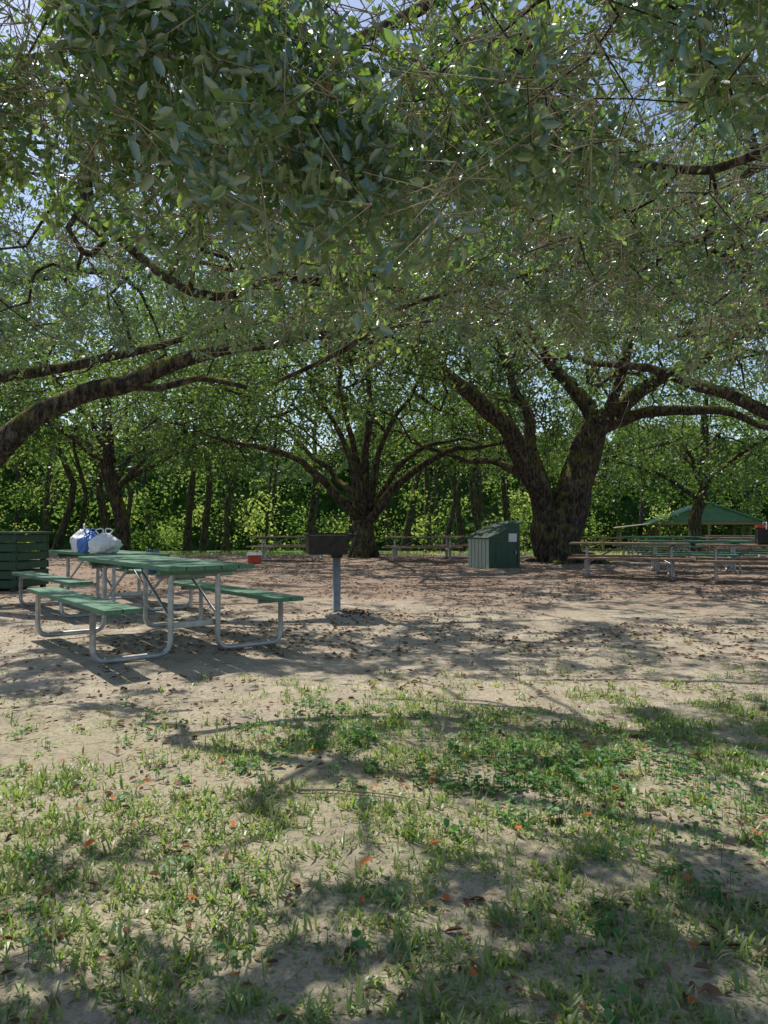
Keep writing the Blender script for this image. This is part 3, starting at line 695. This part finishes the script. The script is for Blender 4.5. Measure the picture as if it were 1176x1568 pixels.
# plastic bags
def bag(name, c, s, mat, seed, rz=0):
    e = empty(name, c, rz)
    bm = bmesh.new(); bmesh.ops.create_icosphere(bm, subdivisions=5, radius=1)
    co = np.array([v.co[:] for v in bm.verts]); d = 1+.34*(fbm(co*1.7, seed, 3)-.5)*2+.22*np.abs(vnoise(co*4, seed+9)-.5)+.1*np.abs(vnoise(co*9, seed+12)-.5)
    for v, q in zip(bm.verts, co*d[:, None]):
        z = q[2]; t = max(0, z-.35); k = 1-.55*min(1, t*1.4)
        v.co = (q[0]*s[0]*k, q[1]*s[1]*k, (max(z, -.72)+.72)*s[2])
    for f in bm.faces: f.smooth = True
    obj('body', bm_mesh(bm, name, mat), e)
    mb = MB()
    for sg in (-1, 1):
        p = catmull([(sg*s[0]*.25, 0, s[2]*1.45), (sg*s[0]*.55, .01, s[2]*1.95), (sg*s[0]*.1, 0, s[2]*2.05), (sg*s[0]*.12, 0, s[2]*1.5)], .02)
        mb.add(*sweep(p, .008, 6))
    obj('handles', mb.mesh('handles', mat, True), e); return e
bz = .757+ground_z(-3.78, 9.75).item()
bag('plastic_bag', (-3.55, 9.12, bz), (.18, .14, .15), M_WHITE, 5, .4)
bag('plastic_bag', (-3.8, 9.3, bz), (.15, .13, .15), M_BLUE, 15, 1.0)
bag('plastic_bag', (-4.0, 9.6, bz), (.19, .15, .18), M_WHITE, 25, 2.0)
bag('plastic_bag', (-3.25, 10.1, .455+ground_z(-3.78, 9.75).item()), (.15, .12, .15), M_BLUE, 35, .2)
def cooler(x, y, z, mb_, ml, a, sc=1):
    e = empty('picnic_cooler', (x, y, z), a); bm = bmesh.new(); bm_box(bm, (0, 0, .16*sc), (.5*sc, .3*sc, .32*sc), None, .03)
    obj('body', bm_mesh(bm, 'cbody', mb_), e); bm = bmesh.new(); bm_box(bm, (0, 0, .35*sc), (.53*sc, .33*sc, .06*sc), None, .02)
    obj('lid', bm_mesh(bm, 'clid', ml), e); V, Q = sweep(fillet([(-.28*sc, 0, .3*sc), (-.29*sc, 0, .43*sc), (.29*sc, 0, .43*sc), (.28*sc, 0, .3*sc)], .04), .01, 8)
    obj('handle', mesh_from('ch', V, Q, M_WHITE, smooth=True), e)
cooler(7.55, 14.25, .757+ground_z(7.5, 14.2).item(), M_IRON, M_RED, 1.2)
cooler(-3.75, 20.8, ground_z(-3.75, 20.8).item(), M_RED, M_WHITE, .3, .75)

# picnic pavilion
pv = empty('picnic_pavilion', (24.6, 56, -1.2), math.radians(-16))
bm = bmesh.new()
for s_ in (-1, 1):
    a_ = math.atan2(1.5, 3.9); bm_box(bm, (s_*1.95, 0, 3.22), (4.25, 10.0, .08), RY(s_*a_), .01)
    for k in range(20): bm_box(bm, (s_*1.95, -4.75+k*.5, 3.28), (4.2, .04, .05), RY(s_*a_), .01)
obj('gable_roof', bm_mesh(bm, 'pvroof', M_ROOF), pv)
bm = bmesh.new()
for x_ in (-3.3, 0, 3.3):
    for y_ in (-4.6, -1.5, 1.5, 4.6):
        if x_ == 0 and abs(y_) < 4: continue
        bm_box(bm, (x_, y_, 1.3), (.16, .16, 2.55), None, .01)
for y_ in (-4.6, 4.6): bm_box(bm, (0, y_, 2.5), (7.4, .12, .22), None, .01)
for x_ in (-3.3, 3.3): bm_box(bm, (x_, 0, 2.38), (.12, 9.0, .2), None, .01)
for y_ in (-4, 0, 4): bm_box(bm, (-6.0, y_, 1.05), (.12, .12, 2.1), None, .01)
obj('posts_and_beams', bm_mesh(bm, 'pvposts', M_BROWNW), pv)
bm = bmesh.new(); bm_box(bm, (-5.05, 0, 2.3), (2.6, 9.0, .07), RY(-.12), .01)
obj('lean_to_roof', bm_mesh(bm, 'leanto', M_TANW), pv)
prism_poly([(-3.5, 2.62), (3.5, 2.62), (0, 3.85)], -4.72, -4.66, M_ROOF, 'gable_end', pv)
bm = bmesh.new(); bm_box(bm, (0, 0, .03), (8, 10, .12), None, .01); obj('slab', bm_mesh(bm, 'slab', M_TANW), pv)
for dx, dy in ((-2, -2), (2, -2), (0, 2)):
    o_ = empty('picnic_table', (24.6+dx, 56+dy, -1.1), .3)
    for nm, me in zip(('top_boards', 'seat_boards', 'tube_frame', 'cross_brace'), TB): obj(nm, me, o_)
fn = empty('rail_fence', (0, 0, 0)); bm = bmesh.new()
for k in range(17):
    x_ = 11+k*2.2; y_ = 43+k*.25; z_ = ground_z(x_, y_).item(); bm_box(bm, (x_, y_, z_+.6), (.12, .12, 1.3), None, .01)
    if k < 16:
        for h_ in (.45, .85, 1.15): bm_box(bm, (x_+1.1, y_+.2, z_+h_), (2.2, .05, .09), RZ(.113), .005)
obj('posts_and_rails', bm_mesh(bm, 'fence', M_BROWNW), fn)

# ---------------------------------------------------------------- light, sky, camera
w_ = bpy.data.worlds.new('World'); scene.world = w_; w_.use_nodes = True; nt = w_.node_tree
sky = nt.nodes.new('ShaderNodeTexSky'); sky.sky_type = 'NISHITA'; sky.sun_disc = False
sky.sun_elevation = SUN_EL; sky.sun_rotation = SUN_AZ % (2*math.pi)
bg = nt.nodes['Background']; bg.inputs[1].default_value = .15; nt.links.new(sky.outputs[0], bg.inputs[0])
l = bpy.data.lights.new('sun', 'SUN'); l.energy = 5; l.angle = math.radians(.53); l.color = (1, .94, .84)
lo = bpy.data.objects.new('sun', l); scene.collection.objects.link(lo); lo.location = tuple(S*30)
lo.rotation_euler = Vector(tuple(-S)).to_track_quat('-Z', 'Y').to_euler()
cam = bpy.data.cameras.new('camera'); co = bpy.data.objects.new('camera', cam); scene.collection.objects.link(co)
co.location = (0, 0, 1.1); co.rotation_euler = (math.radians(91.1), 0, 0)
cam.sensor_fit = 'VERTICAL'; cam.sensor_height = 36; cam.lens = 25.25; cam.clip_start = .05; cam.clip_end = 3000
scene.camera = co
scene.view_settings.view_transform = 'Standard'; scene.view_settings.look = 'None'; scene.view_settings.exposure = 0
